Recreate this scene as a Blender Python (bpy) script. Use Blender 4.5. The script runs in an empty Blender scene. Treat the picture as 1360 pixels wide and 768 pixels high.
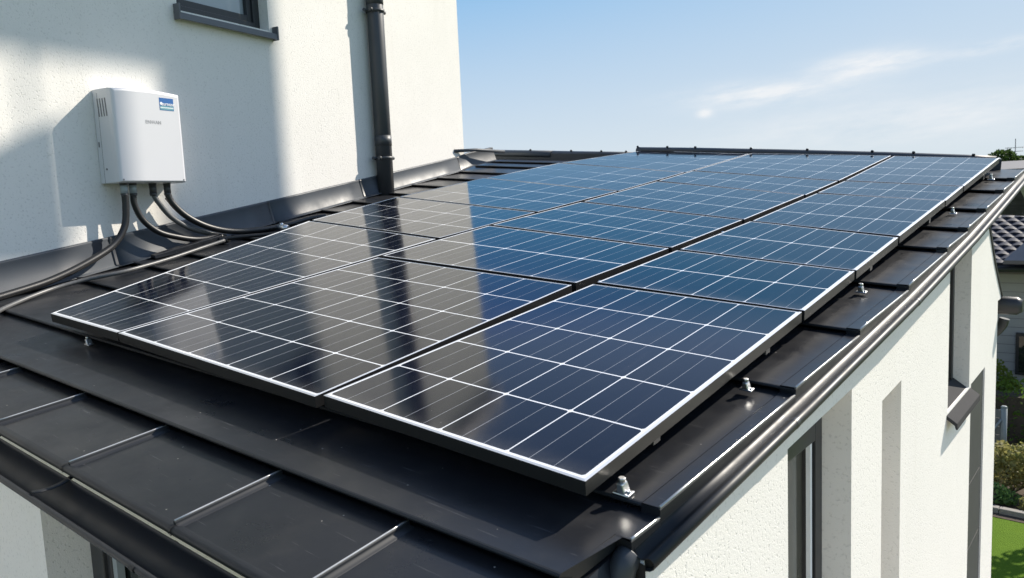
import bpy, math, random
from mathutils import Vector, Matrix
random.seed(7)
SC = bpy.context.scene
COL = SC.collection

# ------------------------------------------------------------------ camera, sky, sun, exposure
cam_d = bpy.data.cameras.new('camera')
cam = bpy.data.objects.new('camera', cam_d); COL.objects.link(cam)
cam.location = (1.0973, -1.5765, 0.7195)
cam.rotation_euler = (math.radians(83.5276), math.radians(2.5532), math.radians(39.0653))
cam_d.sensor_width = 36; cam_d.lens = 27.469
cam_d.clip_start = 0.05; cam_d.clip_end = 3000
cam_d.dof.use_dof = True; cam_d.dof.focus_distance = 3.6; cam_d.dof.aperture_fstop = 6.3
SC.camera = cam

SUN = Vector((0.66, 1.77, 1.45)).normalized()
el = math.asin(SUN.z); az = math.atan2(SUN.x, SUN.y)
W = bpy.data.worlds.new('World'); SC.world = W; W.use_nodes = True
SC.view_settings.view_transform = 'Standard'; SC.view_settings.look = 'None'
SC.view_settings.gamma = 1; SC.view_settings.use_curve_mapping = False
SC.view_settings.exposure = 0.84
SUN_STRENGTH = 3.9
SKY_STRENGTH = 0.117

def world_nodes():
    nt = W.node_tree; nt.nodes.clear(); L = nt.links
    N = nt.nodes.new
    out = N('ShaderNodeOutputWorld'); bg = N('ShaderNodeBackground'); bg.inputs[1].default_value = SKY_STRENGTH
    sky = N('ShaderNodeTexSky'); sky.sky_type = 'NISHITA'; sky.sun_disc = False
    sky.sun_elevation = el; sky.sun_rotation = az
    sky.altitude = 0; sky.air_density = 1.1; sky.dust_density = 0.4; sky.ozone_density = 1.4
    tc = N('ShaderNodeTexCoord'); sp = N('ShaderNodeSeparateXYZ'); L.new(tc.outputs['Generated'], sp.inputs[0])
    def M(op, a, b=None, c=None):
        n = N('ShaderNodeMath'); n.operation = op
        for i, v in enumerate((a, b, c)):
            if v is None: continue
            if isinstance(v, (int, float)): n.inputs[i].default_value = v
            else: L.new(v, n.inputs[i])
        return n.outputs[0]
    nx = M('MULTIPLY', sp.outputs[0], -1)
    azd = M('MULTIPLY', M('ARCTAN2', nx, sp.outputs[1]), 57.2958)
    eld = M('MULTIPLY', M('ARCSINE', sp.outputs[2]), 57.2958)
    # noise stretched along the cloud streaks
    cv = N('ShaderNodeCombineXYZ')
    L.new(M('MULTIPLY', azd, 0.16), cv.inputs[0]); L.new(M('ADD', M('MULTIPLY', eld, 0.75), M('MULTIPLY', azd, 0.06)), cv.inputs[1])
    nz = N('ShaderNodeTexNoise'); nz.inputs['Scale'].default_value = 1.0; nz.inputs['Detail'].default_value = 10; nz.inputs['Roughness'].default_value = 0.66
    L.new(cv.outputs[0], nz.inputs['Vector'])
    def streak(a0, e0, a_w, e_w, tilt, amp):
        da = M('SUBTRACT', azd, a0)
        de = M('SUBTRACT', M('SUBTRACT', eld, e0), M('MULTIPLY', da, tilt))
        q = M('ADD', M('POWER', M('ABSOLUTE', M('DIVIDE', da, a_w)), 2.0), M('POWER', M('ABSOLUTE', M('DIVIDE', de, e_w)), 2.0))
        return M('MULTIPLY', M('EXPONENT', M('MULTIPLY', q, -1)), amp)
    m = streak(21.5, 6.45, 5.0, 0.75, 0.0, 1.0)
    m = M('ADD', m, streak(14.6, 7.75, 3.2, 0.75, -0.06, 1.1))
    m = M('ADD', m, streak(25.2, 5.45, 0.5, 0.32, 0.0, 0.9))
    m = M('ADD', m, streak(8.0, 7.9, 2.5, 0.35, -0.12, 0.7))
    m = M('ADD', m, streak(12.0, 4.0, 12, 1.5, -0.05, 0.55))
    ns = M('MULTIPLY', M('SUBTRACT', nz.outputs[0], 0.30), 3.2)
    cl = N('ShaderNodeClamp'); L.new(M('MULTIPLY', m, ns), cl.inputs[0]); cl.inputs[2].default_value = 0.8
    # pale haze towards the horizon
    hz = N('ShaderNodeClamp'); L.new(M('MULTIPLY', M('EXPONENT', M('MULTIPLY', M('MAXIMUM', eld, 0.0), -0.17)), 0.92), hz.inputs[0])
    m1 = N('ShaderNodeMix'); m1.data_type = 'RGBA'; L.new(hz.outputs[0], m1.inputs['Factor']); 
    # the glare of the low sky is kept within a clear day's range, the high sky around the sun stays bright
    cap = N('ShaderNodeVectorMath'); cap.operation = 'MINIMUM'; L.new(sky.outputs[0], cap.inputs[0])
    up = M('MULTIPLY', M('MAXIMUM', M('SUBTRACT', eld, 26.0), 0.0), 0.6)
    cb = N('ShaderNodeCombineXYZ')
    away = N('ShaderNodeClamp'); L.new(M('DIVIDE', azd, 42.0), away.inputs[0]); away.inputs[2].default_value = 1.5
    fall = M('MULTIPLY', M('MULTIPLY', M('ADD', away.outputs[0], 1.0), 0.072), M('MAXIMUM', eld, 0.0))
    for i_, (v_, k_, lo_) in enumerate(((3.35, 1.0, .55), (3.75, .60, 1.3), (4.15, .08, 3.0))):
        L.new(M('ADD', up, M('MAXIMUM', M('SUBTRACT', v_, M('MULTIPLY', fall, k_)), lo_)), cb.inputs[i_])
    L.new(cb.outputs[0], cap.inputs[1]); L.new(cap.outputs[0], m1.inputs['A'])
    m1.inputs['B'].default_value = (3.35, 3.75, 3.95, 1)
    m2 = N('ShaderNodeMix'); m2.data_type = 'RGBA'; L.new(cl.outputs[0], m2.inputs['Factor']); L.new(m1.outputs['Result'], m2.inputs['A'])
    m2.inputs['B'].default_value = (4.4, 4.45, 4.5, 1)
    L.new(m2.outputs['Result'], bg.inputs[0]); L.new(bg.outputs[0], out.inputs[0])
world_nodes()
sd = bpy.data.lights.new('sun', 'SUN'); sd.energy = SUN_STRENGTH; sd.angle = math.radians(0.42); sd.color = (1, 0.92, 0.80)
so = bpy.data.objects.new('sun', sd); COL.objects.link(so)
so.rotation_euler = SUN.to_track_quat('Z', 'Y').to_euler(); so.location = (10, 25, 25)

# ------------------------------------------------------------------ frames of reference
E1 = Vector((0.99636, 0, -0.08521)).normalized()                    # across the extension roof
E2 = Vector((0.01169, 0.99053, 0.13667)); E2 = (E2 - E1*E2.dot(E1)).normalized()   # up the roof
EN = E1.cross(E2).normalized()
def rf(u, v, h=0.0): return E1*u + E2*v + EN*h
WA = Vector((-4.294, 0.015, 0.0)); WT = Vector((-0.2003, 0.9797, 0)).normalized(); WN = Vector((WT.y, -WT.x, 0))
def wl(t, z, o=0.0): return WA + WT*t + WN*o + Vector((0, 0, z))     # on the main house wall
GROUND = -3.6
GX = 0.16                                                           # plane of the gable wall
def interp(x, pts):
    if x <= pts[0][0]: return pts[0][1]
    for (a, b), (c, d) in zip(pts, pts[1:]):
        if x <= c: return b + (d-b)*(x-a)/(c-a)
    return pts[-1][1]

# ------------------------------------------------------------------ helpers
class MB:
    def __init__(s): s.v = []; s.f = []; s.m = []; s.uv = {}; s.sm = []
    def face(s, pts, m=0, uv=None, smooth=False):
        i = len(s.v); s.v += [tuple(p) for p in pts]; s.f.append(tuple(range(i, i+len(pts)))); s.m.append(m); s.sm.append(smooth)
        if uv: s.uv[len(s.f)-1] = uv
    def hexa(s, p, m=0):      # p: 4 bottom, 4 top
        i = len(s.v); s.v += [tuple(q) for q in p]
        for f in ((3,2,1,0),(4,5,6,7),(0,1,5,4),(1,2,6,5),(2,3,7,6),(3,0,4,7)):
            s.f.append(tuple(i+k for k in f)); s.m.append(m); s.sm.append(False)
    def box(s, o, x, y, z, m=0):
        o, x, y, z = map(Vector, (o, x, y, z)); s.hexa([o, o+x, o+x+y, o+y, o+z, o+x+z, o+x+y+z, o+y+z], m)
    def sweep(s, rings, closed=True, caps=True, m=0, smooth=True):
        i = len(s.v); n = len(rings[0])
        for r in rings: s.v += [tuple(p) for p in r]
        for a in range(len(rings)-1):
            for k in range(n if closed else n-1):
                k2 = (k+1) % n
                s.f.append((i+a*n+k, i+a*n+k2, i+(a+1)*n+k2, i+(a+1)*n+k)); s.m.append(m); s.sm.append(smooth)
        if caps and closed:
            s.f.append(tuple(i+k for k in reversed(range(n)))); s.m.append(m); s.sm.append(False)
            b = i+(len(rings)-1)*n; s.f.append(tuple(b+k for k in range(n))); s.m.append(m); s.sm.append(False)
    def tube(s, pts, r, n=10, m=0, caps=True):
        pts = [Vector(p) for p in pts]; rings = []; up = None
        for i, p in enumerate(pts):
            d = (pts[min(i+1, len(pts)-1)] - pts[max(i-1, 0)]).normalized()
            if up is None:
                up = Vector((0, 0, 1)) if abs(d.z) < 0.9 else Vector((1, 0, 0))
            a = d.cross(up).normalized(); up = a.cross(d).normalized()
            rr = r[i] if isinstance(r, (list, tuple)) else r
            rings.append([p + a*rr*math.cos(2*math.pi*k/n) + up*rr*math.sin(2*math.pi*k/n) for k in range(n)])
        s.sweep(rings, True, caps, m)
    def build(s, name, mats, parent=None, bevel=0, merge=False):
        me = bpy.data.meshes.new(name); me.from_pydata(s.v, [], s.f)
        if not isinstance(mats, (list, tuple)): mats = [mats]
        for m in mats: me.materials.append(m)
        me.polygons.foreach_set('material_index', s.m); me.polygons.foreach_set('use_smooth', s.sm)
        if s.uv:
            ul = me.uv_layers.new(name='UVMap')
            for fi, uv in s.uv.items():
                for li, c in zip(me.polygons[fi].loop_indices, uv): ul.data[li].uv = c
        me.update()
        o = bpy.data.objects.new(name, me); COL.objects.link(o)
        if parent is not None: put(o, parent)
        if bevel:
            b = o.modifiers.new('bevel', 'BEVEL'); b.width = bevel; b.segments = 2; b.limit_method = 'ANGLE'; b.angle_limit = math.radians(40)
        return o
def put(o, parent):
    o.parent = parent
    o.matrix_parent_inverse = world_inv(parent)
def world_m(o):
    m = Matrix.LocRotScale(o.location, o.rotation_euler, o.scale)
    return world_m(o.parent) @ o.matrix_parent_inverse @ m if o.parent else m
def world_inv(o): return world_m(o).inverted()
def thing(name, label, cat, loc=(0, 0, 0), group=None):
    o = bpy.data.objects.new(name, None); COL.objects.link(o); o.location = loc; o.empty_display_size = 0.1
    o['label'] = label; o['category'] = cat
    if group: o['group'] = group
    return o
def tag(o, label, cat, group=None):
    o['label'] = label; o['category'] = cat
    if group: o['group'] = group
    return o
def smooth_path(p, n=6):
    p = [Vector(q) for q in p]; out = []
    for i in range(len(p)-1):
        a, b, c, d = p[max(i-1, 0)], p[i], p[i+1], p[min(i+2, len(p)-1)]
        for k in range(n):
            t = k/n
            out.append(0.5*((2*b) + (c-a)*t + (2*a-5*b+4*c-d)*t*t + (3*b-a-3*c+d)*t**3))
    out.append(p[-1]); return out

# ------------------------------------------------------------------ materials
def new_mat(name):
    m = bpy.data.materials.new(name); m.use_nodes = True; nt = m.node_tree
    return m, nt, nt.nodes['Principled BSDF']
def mth(nt, op, a, b=None, c=None):
    n = nt.nodes.new('ShaderNodeMath'); n.operation = op
    for i, v in enumerate((a, b, c)):
        if v is None: continue
        if isinstance(v, (int, float)): n.inputs[i].default_value = v
        else: nt.links.new(v, n.inputs[i])
    return n.outputs[0]
def noise(nt, scale, detail=4, rough=0.55, vec=None, stretch=None):
    n = nt.nodes.new('ShaderNodeTexNoise'); n.inputs['Scale'].default_value = scale; n.inputs['Detail'].default_value = detail; n.inputs['Roughness'].default_value = rough
    if vec is None:
        tc = nt.nodes.new('ShaderNodeTexCoord'); vec = tc.outputs['Object']
    if stretch:
        mp = nt.nodes.new('ShaderNodeMapping'); mp.inputs['Scale'].default_value = stretch; nt.links.new(vec, mp.inputs[0]); vec = mp.outputs[0]
    nt.links.new(vec, n.inputs['Vector']); return n.outputs[0]
def ramp(nt, fac, stops):
    r = nt.nodes.new('ShaderNodeValToRGB'); e = r.color_ramp.elements
    while len(e) < len(stops): e.new(0.5)
    for k, (p, c) in zip(e, stops): k.position = p; k.color = (*c, 1) if len(c) == 3 else c
    nt.links.new(fac, r.inputs[0]); return r.outputs[0]
def mixc(nt, f, a, b):
    n = nt.nodes.new('ShaderNodeMix'); n.data_type = 'RGBA'
    for k, v in (('Factor', f), ('A', a), ('B', b)):
        if isinstance(v, (int, float)): n.inputs[k].default_value = v
        elif isinstance(v, tuple): n.inputs[k].default_value = (*v, 1)
        else: nt.links.new(v, n.inputs[k])
    return n.outputs['Result']
def bump(nt, bs, h, strength, dist):
    b = nt.nodes.new('ShaderNodeBump'); b.inputs['Strength'].default_value = strength; b.inputs['Distance'].default_value = dist
    nt.links.new(h, b.inputs['Height']); nt.links.new(b.outputs[0], bs.inputs['Normal']); return b
def plain(name, col, rough=0.5, metal=0.0, var=0.12, nscale=9, spec=0.5, coat=0.0, bmp=0.0):
    m, nt, b = new_mat(name)
    n = noise(nt, nscale, 5)
    nt.links.new(mixc(nt, n, tuple(c*(1-var) for c in col), tuple(min(1, c*(1+var)) for c in col)), b.inputs['Base Color'])
    b.inputs['Roughness'].default_value = rough; b.inputs['Metallic'].default_value = metal; b.inputs['Specular IOR Level'].default_value = spec
    b.inputs['Coat Weight'].default_value = coat
    if bmp: bump(nt, b, noise(nt, nscale*6, 3), bmp, 0.004)
    return m
def stucco(name, col, dirt=0.10, size=165):
    m, nt, b = new_mat(name)
    big = noise(nt, 0.9, 5, 0.6); fine = noise(nt, size, 3, 0.6)
    v = nt.nodes.new('ShaderNodeTexVoronoi'); v.inputs['Scale'].default_value = size*0.9
    tc = nt.nodes.new('ShaderNodeTexCoord')
    wob = nt.nodes.new('ShaderNodeTexNoise'); wob.inputs['Scale'].default_value = size*0.5
    nt.links.new(tc.outputs['Object'], wob.inputs['Vector'])
    va = nt.nodes.new('ShaderNodeVectorMath'); va.operation = 'MULTIPLY_ADD'
    nt.links.new(wob.outputs['Color'], va.inputs[0]); va.inputs[1].default_value = (0.02, 0.02, 0.02); nt.links.new(tc.outputs['Object'], va.inputs[2])
    nt.links.new(va.outputs[0], v.inputs['Vector'])
    pits = noise(nt, size*0.42, 2, 0.5)
    pit = ramp(nt, pits, [(0.30, (0, 0, 0)), (0.42, (1, 1, 1))])
    h = mth(nt, 'ADD', mth(nt, 'MULTIPLY', v.outputs['Distance'], 0.5), mth(nt, 'ADD', mth(nt, 'MULTIPLY', fine, 0.5), mth(nt, 'MULTIPLY', pit, 0.9)))
    bump(nt, b, h, 0.6, 0.0019)
    c1 = mixc(nt, ramp(nt, big, [(0.35, (0, 0, 0)), (0.7, (1, 1, 1))]), tuple(c*(1-dirt) for c in col), col)
    c2 = mixc(nt, pit, tuple(c*0.85 for c in col), c1)
    st = ramp(nt, noise(nt, 3.2, 5, 0.6, None, (3.0, 3.0, 0.18)), [(0.50, (0, 0, 0)), (0.72, (1, 1, 1))])
    pa = ramp(nt, noise(nt, 1.4, 4, 0.6), [(0.42, (0, 0, 0)), (0.66, (1, 1, 1))])
    c2 = mixc(nt, mth(nt, 'MULTIPLY', mth(nt, 'MULTIPLY', st, pa), 0.15), c2, tuple(c*f for c, f in zip(col, (.70, .68, .62))))
    nt.links.new(c2, b.inputs['Base Color']); b.inputs['Roughness'].default_value = 0.92; b.inputs['Specular IOR Level'].default_value = 0.2
    return m
M = {}
M['stucco'] = stucco('warm_white_stucco', (0.84, 0.812, 0.765), 0.06)
M['gable'] = stucco('white_stucco', (0.87, 0.845, 0.80), 0.04)

def roof_metal(name, col=(0.0140, 0.0150, 0.0180), rough=0.31, specks=True):
    m, nt, b = new_mat(name)
    n = noise(nt, 2.3, 6, 0.6); fine = noise(nt, 220, 2)
    c = mixc(nt, n, tuple(x*0.82 for x in col), tuple(x*1.22 for x in col))
    if specks:
        v = nt.nodes.new('ShaderNodeTexVoronoi'); v.inputs['Scale'].default_value = 26
        tc = nt.nodes.new('ShaderNodeTexCoord'); nt.links.new(tc.outputs['Object'], v.inputs['Vector'])
        dot = mth(nt, 'LESS_THAN', v.outputs['Distance'], 0.075)
        wn = nt.nodes.new('ShaderNodeTexWhiteNoise'); nt.links.new(v.outputs['Position'], wn.inputs[0])
        keep = mth(nt, 'LESS_THAN', wn.outputs[0], 0.16)
        c = mixc(nt, mth(nt, 'MULTIPLY', mth(nt, 'MULTIPLY', dot, keep), 0.75), c, (0.36, 0.34, 0.31))
        # faint dust film and long scratches
        dust = ramp(nt, noise(nt, 7, 8, 0.7), [(0.5, (0, 0, 0)), (0.75, (1, 1, 1))])
        c = mixc(nt, mth(nt, 'MULTIPLY', dust, 0.07), c, (0.15, 0.14, 0.125))
        sc = ramp(nt, noise(nt, 5, 2, 0.5, stretch=(1.2, 30, 5)), [(0.70, (0, 0, 0)), (0.73, (1, 1, 1))])
        c = mixc(nt, mth(nt, 'MULTIPLY', sc, 0.16), c, (0.3, 0.3, 0.3))
    nt.links.new(c, b.inputs['Base Color'])
    rr = nt.nodes.new('ShaderNodeMapRange'); nt.links.new(noise(nt, 5, 6, 0.65), rr.inputs[0])
    rr.inputs[1].default_value = 0.3; rr.inputs[2].default_value = 0.7; rr.inputs[3].default_value = rough-0.06; rr.inputs[4].default_value = rough+0.1
    nt.links.new(rr.outputs[0], b.inputs['Roughness']); b.inputs['Specular IOR Level'].default_value = 0.36
    bb = nt.nodes.new('ShaderNodeBump'); bb.inputs['Strength'].default_value = 0.22 if specks else 0.0; bb.inputs['Distance'].default_value = 0.02
    nt.links.new(noise(nt, 1.7, 2), bb.inputs['Height'])
    b2 = nt.nodes.new('ShaderNodeBump'); b2.inputs['Strength'].default_value = 0.05 if specks else 0.0; b2.inputs['Distance'].default_value = 0.001
    nt.links.new(fine, b2.inputs['Height']); nt.links.new(bb.outputs[0], b2.inputs['Normal']); nt.links.new(b2.outputs[0], b.inputs['Normal'])
    return m
M['roof'] = roof_metal('anthracite_roof_sheet')
M['gutter'] = roof_metal('anthracite_gutter', (0.017, 0.0185, 0.021), 0.46, False)
M['bead'] = plain('sheet_edge_glint', (0.55, 0.54, 0.52), 0.25, 0.5, nscale=30, var=0.2)  # pale base paints the sun glint along sheet edges and seams
M['flash'] = roof_metal('anthracite_flashing', (0.052, 0.060, 0.072), 0.48, False)
M['dark'] = plain('dark_void', (0.008, 0.008, 0.008), 0.6)
M['pipe'] = plain('anthracite_pipe', (0.048, 0.052, 0.058), 0.46, nscale=4)
M['frame_side'] = plain('panel_frame_black', (0.013, 0.013, 0.014), 0.5, 0.0, nscale=30, spec=.3)
M['frame_top'] = plain('panel_frame_silver', (0.62, 0.63, 0.65), 0.38, 0.35, nscale=40, var=0.06)
M['steel'] = plain('galvanised_steel', (0.62, 0.63, 0.64), 0.30, 1.0, nscale=25, var=0.2)
M['rail'] = plain('mounting_rail', (0.05, 0.05, 0.05), 0.45)
M['casing'] = plain('white_casing', (0.64, 0.64, 0.66), 0.36, nscale=3, var=0.02)
M['vent'] = plain('vent_dark', (0.16, 0.16, 0.17), 0.6)
M['cable'] = plain('black_cable', (0.010, 0.010, 0.011), 0.42, nscale=60, var=0.3, bmp=0.1)
M['cable_grey'] = plain('grey_cable', (0.10, 0.10, 0.10), 0.38, nscale=60, var=0.3, bmp=0.1)
M['gland'] = plain('gland_black', (0.05, 0.05, 0.052), 0.4)
M['gland_clear'] = plain('gland_grey', (0.32, 0.36, 0.37), 0.35)
M['win_frame'] = plain('window_frame_anthracite', (0.028, 0.030, 0.034), 0.42)
M['sill'] = plain('window_sill_grey', (0.105, 0.110, 0.12), 0.42)
M['grey_metal'] = plain('grey_sill_metal', (0.14, 0.14, 0.145), 0.4)
M['slot'] = plain('grey_slot_panel', (0.15, 0.15, 0.155), 0.5)
M['slot_jamb_shade'] = plain('shaded_slot_jamb', (0.055, 0.056, 0.06), 0.55)
M['curtain'] = plain('curtain_cloth', (.35, .34, .31), .9)
M['sill_dark'] = plain('dark_matt_sill', (0.045, 0.045, 0.048), 0.85, spec=.15)
M['stickerblue'] = plain('sticker_blue', (0.02, 0.12, 0.36), 0.4, nscale=40, var=0.25)
M['stickerteal'] = plain('sticker_teal', (0.16, 0.36, 0.40), 0.4, nscale=40, var=0.25)
M['white'] = plain('print_white', (0.82, 0.84, 0.86), 0.5)
M['greyprint'] = plain('print_grey', (0.36, 0.36, 0.37), 0.5)
M['wood_tan'] = plain('tan_render', (0.55, 0.48, 0.33), 0.9, nscale=2, bmp=0.2)

def glass_mat(name, tint=(0.02, 0.024, 0.022)):
    m, nt, b = new_mat(name)
    b.inputs['Base Color'].default_value = (*tint, 1); b.inputs['Roughness'].default_value = 0.03; b.inputs['Specular IOR Level'].default_value = 0.9
    n = noise(nt, 1.2, 2); bump(nt, b, n, 0.06, 0.02); return m
M['glass'] = glass_mat('window_glass')
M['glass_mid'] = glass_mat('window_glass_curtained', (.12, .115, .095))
M['glass_pale'] = glass_mat('window_glass_pale', (.36, .40, .43))  # pale base colour for the house window pane

def panel_glass():
    m, nt, b = new_mat('solar_cells'); L = nt.links
    uv = nt.nodes.new('ShaderNodeTexCoord').outputs['UV']
    sp = nt.nodes.new('ShaderNodeSeparateXYZ'); L.new(uv, sp.inputs[0]); U, V = sp.outputs[0], sp.outputs[1]
    oi = nt.nodes.new('ShaderNodeObjectInfo')
    def edge(x, off=0.0, k=1.0):
        f = mth(nt, 'FRACT', mth(nt, 'ADD', mth(nt, 'MULTIPLY', x, k), off))
        return mth(nt, 'MINIMUM', f, mth(nt, 'SUBTRACT', 1.0, f))
    du, dv = edge(U), edge(V)
    gap = mth(nt, 'MAXIMUM', mth(nt, 'LESS_THAN', du, 0.0085), mth(nt, 'LESS_THAN', dv, 0.0105))
    dia = mth(nt, 'LESS_THAN', mth(nt, 'ADD', du, dv), 0.045)
    line = mth(nt, 'MAXIMUM', gap, dia)
    # busbars, thin silver ribbons that differ from cell column to cell column
    col = mth(nt, 'FLOOR', U)
    wn = nt.nodes.new('ShaderNodeTexWhiteNoise'); wn.noise_dimensions = '2D'
    cx = nt.nodes.new('ShaderNodeCombineXYZ'); L.new(col, cx.inputs[0]); L.new(oi.outputs['Random'], cx.inputs[1]); L.new(cx.outputs[0], wn.inputs['Vector'])
    j = mth(nt, 'MULTIPLY', mth(nt, 'SUBTRACT', wn.outputs[0], 0.5), 0.16)
    fu = mth(nt, 'ADD', mth(nt, 'FRACT', U), j)
    b1 = mth(nt, 'LESS_THAN', mth(nt, 'ABSOLUTE', mth(nt, 'SUBTRACT', fu, 0.36)), 0.0044)
    b2 = mth(nt, 'LESS_THAN', mth(nt, 'ABSOLUTE', mth(nt, 'SUBTRACT', fu, 0.68)), 0.0036)
    bus = mth(nt, 'MAXIMUM', b1, b2)
    # hairline fingers
    fing = mth(nt, 'LESS_THAN', edge(V, 0, 40), 0.09)
    # cell tint per cell, dust
    cell = nt.nodes.new('ShaderNodeTexWhiteNoise'); cell.noise_dimensions = '3D'
    cc = nt.nodes.new('ShaderNodeCombineXYZ'); L.new(col, cc.inputs[0]); L.new(mth(nt, 'FLOOR', V), cc.inputs[1]); L.new(oi.outputs['Random'], cc.inputs[2]); L.new(cc.outputs[0], cell.inputs['Vector'])
    base = mixc(nt, cell.outputs[0], (0.0012, 0.0024, 0.0085), (0.0022, 0.0040, 0.0130))
    tco = nt.nodes.new('ShaderNodeTexCoord').outputs['Object']
    gr = noise(nt, 300, 2, 0.5, tco); base = mixc(nt, mth(nt, 'MULTIPLY', gr, 0.35), base, (0.004, 0.006, 0.017))
    base = mixc(nt, mth(nt, 'MULTIPLY', fing, 0.03), base, (0.10, 0.12, 0.16))
    base = mixc(nt, mth(nt, 'MULTIPLY', bus, 0.36), base, (0.66, 0.68, 0.72))
    base = mixc(nt, mth(nt, 'MULTIPLY', line, 0.95), base, (0.80, 0.81, 0.83))
    du_ = ramp(nt, noise(nt, 4, 9, 0.72, tco), [(0.48, (0, 0, 0)), (0.8, (1, 1, 1))])
    base = mixc(nt, mth(nt, 'MULTIPLY', du_, 0.014), base, (0.35, 0.33, 0.30))
    v = nt.nodes.new('ShaderNodeTexVoronoi'); v.inputs['Scale'].default_value = 30; L.new(tco, v.inputs['Vector'])
    w2 = nt.nodes.new('ShaderNodeTexWhiteNoise'); L.new(v.outputs['Position'], w2.inputs[0])
    sp_ = mth(nt, 'MULTIPLY', mth(nt, 'LESS_THAN', v.outputs['Distance'], 0.05), mth(nt, 'LESS_THAN', w2.outputs[0], 0.07))
    base = mixc(nt, mth(nt, 'MULTIPLY', sp_, 0.5), base, (0.4, 0.38, 0.35))
    low = mth(nt, 'MULTIPLY', mth(nt, 'POWER', mth(nt, 'MAXIMUM', mth(nt, 'SUBTRACT', 1.0, mth(nt, 'MULTIPLY', V, 3.2)), 0.0), 2.0), noise(nt, 22, 5, 0.7, tco))
    base = mixc(nt, mth(nt, 'MULTIPLY', low, 0.22), base, (0.30, 0.28, 0.25))
    runs = ramp(nt, noise(nt, 9, 3, 0.5, tco, (4.0, 0.35, 1.0)), [(0.60, (0, 0, 0)), (0.72, (1, 1, 1))])
    base = mixc(nt, mth(nt, 'MULTIPLY', runs, 0.012), base, (0.35, 0.33, 0.30))
    L.new(base, b.inputs['Base Color'])
    rr = nt.nodes.new('ShaderNodeMapRange'); L.new(noise(nt, 3, 6, 0.7, tco), rr.inputs[0]); rr.inputs[3].default_value = 0.04; rr.inputs[4].default_value = 0.15
    L.new(rr.outputs[0], b.inputs['Roughness']); b.inputs['IOR'].default_value = 1.36; b.inputs['Specular IOR Level'].default_value = 0.5
    bp = nt.nodes.new('ShaderNodeBump'); bp.inputs['Strength'].default_value = 0.05; bp.inputs['Distance'].default_value = 0.02
    L.new(noise(nt, 1.3, 2, 0.5, tco), bp.inputs['Height']); L.new(bp.outputs[0], b.inputs['Normal'])
    return m
M['cells'] = panel_glass()
M['backsheet'] = plain('white_backsheet', (0.80, 0.81, 0.83), 0.12, nscale=10, var=0.03)

# ------------------------------------------------------------------ ground
def lawn_mat():
    m, nt, b = new_mat('lawn')
    a = noise(nt, 1.1, 6, 0.65); f = noise(nt, 60, 3)
    c = mixc(nt, a, (0.055, 0.12, 0.004), (0.13, 0.22, 0.010)); c = mixc(nt, mth(nt, 'MULTIPLY', f, 0.5), c, (0.10, 0.17, 0.03))
    nt.links.new(c, b.inputs['Base Color']); b.inputs['Roughness'].default_value = 0.9; b.inputs['Specular IOR Level'].default_value = 0.1; bump(nt, b, f, 0.7, 0.02); return m
M['lawn'] = lawn_mat()
g = MB(); g.face([(-1500, -1500, GROUND), (1500, -1500, GROUND), (1500, 1500, GROUND), (-1500, 1500, GROUND)])
o = g.build('ground', M['lawn']); o['kind'] = 'structure'
M['soil'] = plain('bed_soil', (0.07, 0.05, 0.035), 0.95, nscale=25, var=0.5, bmp=0.8)
g = MB(); g.face([(-6, 10.15, GROUND+.006), (3, 9.45, GROUND+.006), (3, 13.4, GROUND+.006), (-6, 13.4, GROUND+.006)])
pass
M['paving'] = plain('pale_bounce_paving', (.44, .40, .34), .85, nscale=3, var=.15, bmp=.2)
o = g.build('garden_bed', M['soil']); o['kind'] = 'structure'

g = MB(); g.face([(-7, -9, GROUND+.004), (8, -9, GROUND+.004), (8, 7.1, GROUND+.004), (-7, 7.1, GROUND+.004)])  # unseen pale paving, added to bounce warm light onto the walls
o = g.build('bounce_terrace', M['paving']); o['kind'] = 'structure'
# ------------------------------------------------------------------ main house
house = thing('main_house', 'tall off white rendered house wall rising on the left behind the solar roof', 'house', wl(0, GROUND))
T0, T1, ZT, TH = -4.0, 5.68, 4.6, 0.32
WIN = (1.60, 2.54, 2.25, 3.45)                                      # t0, t1, z0, z1
def wall_pieces(mb, t0, t1, z0, z1, o1=0.0, o0=-TH):
    mb.hexa([wl(t0, z0, o0), wl(t1, z0, o0), wl(t1, z0, o1), wl(t0, z0, o1), wl(t0, z1, o0), wl(t1, z1, o0), wl(t1, z1, o1), wl(t0, z1, o1)])
w = MB()
wall_pieces(w, T0, WIN[0], GROUND, ZT); wall_pieces(w, WIN[1], T1, GROUND, ZT)
wall_pieces(w, WIN[0], WIN[1], GROUND, WIN[2]); wall_pieces(w, WIN[0], WIN[1], WIN[3], ZT)
# returns and back of the house body
wall_pieces(w, T1-TH, T1, GROUND, ZT, -TH, -7.0); wall_pieces(w, T0, T0+TH, GROUND, ZT, -TH, -7.0); wall_pieces(w, T0, T1, GROUND, ZT, -7.0, -7.3)
w.build('wall', M['stucco'], house)
r = MB(); r.hexa([wl(T0-.25, ZT+.002, -7.5), wl(T1+.12, ZT+.002, -7.5), wl(T1+.12, ZT+.002, .12), wl(T0-.25, ZT+.002, .12), wl(T0-.25, ZT+.22, -7.5), wl(T1+.12, ZT+.22, -7.5), wl(T1+.12, ZT+.22, .12), wl(T0-.25, ZT+.22, .12)])
r.build('flat_roof', M['flash'], house)
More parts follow.
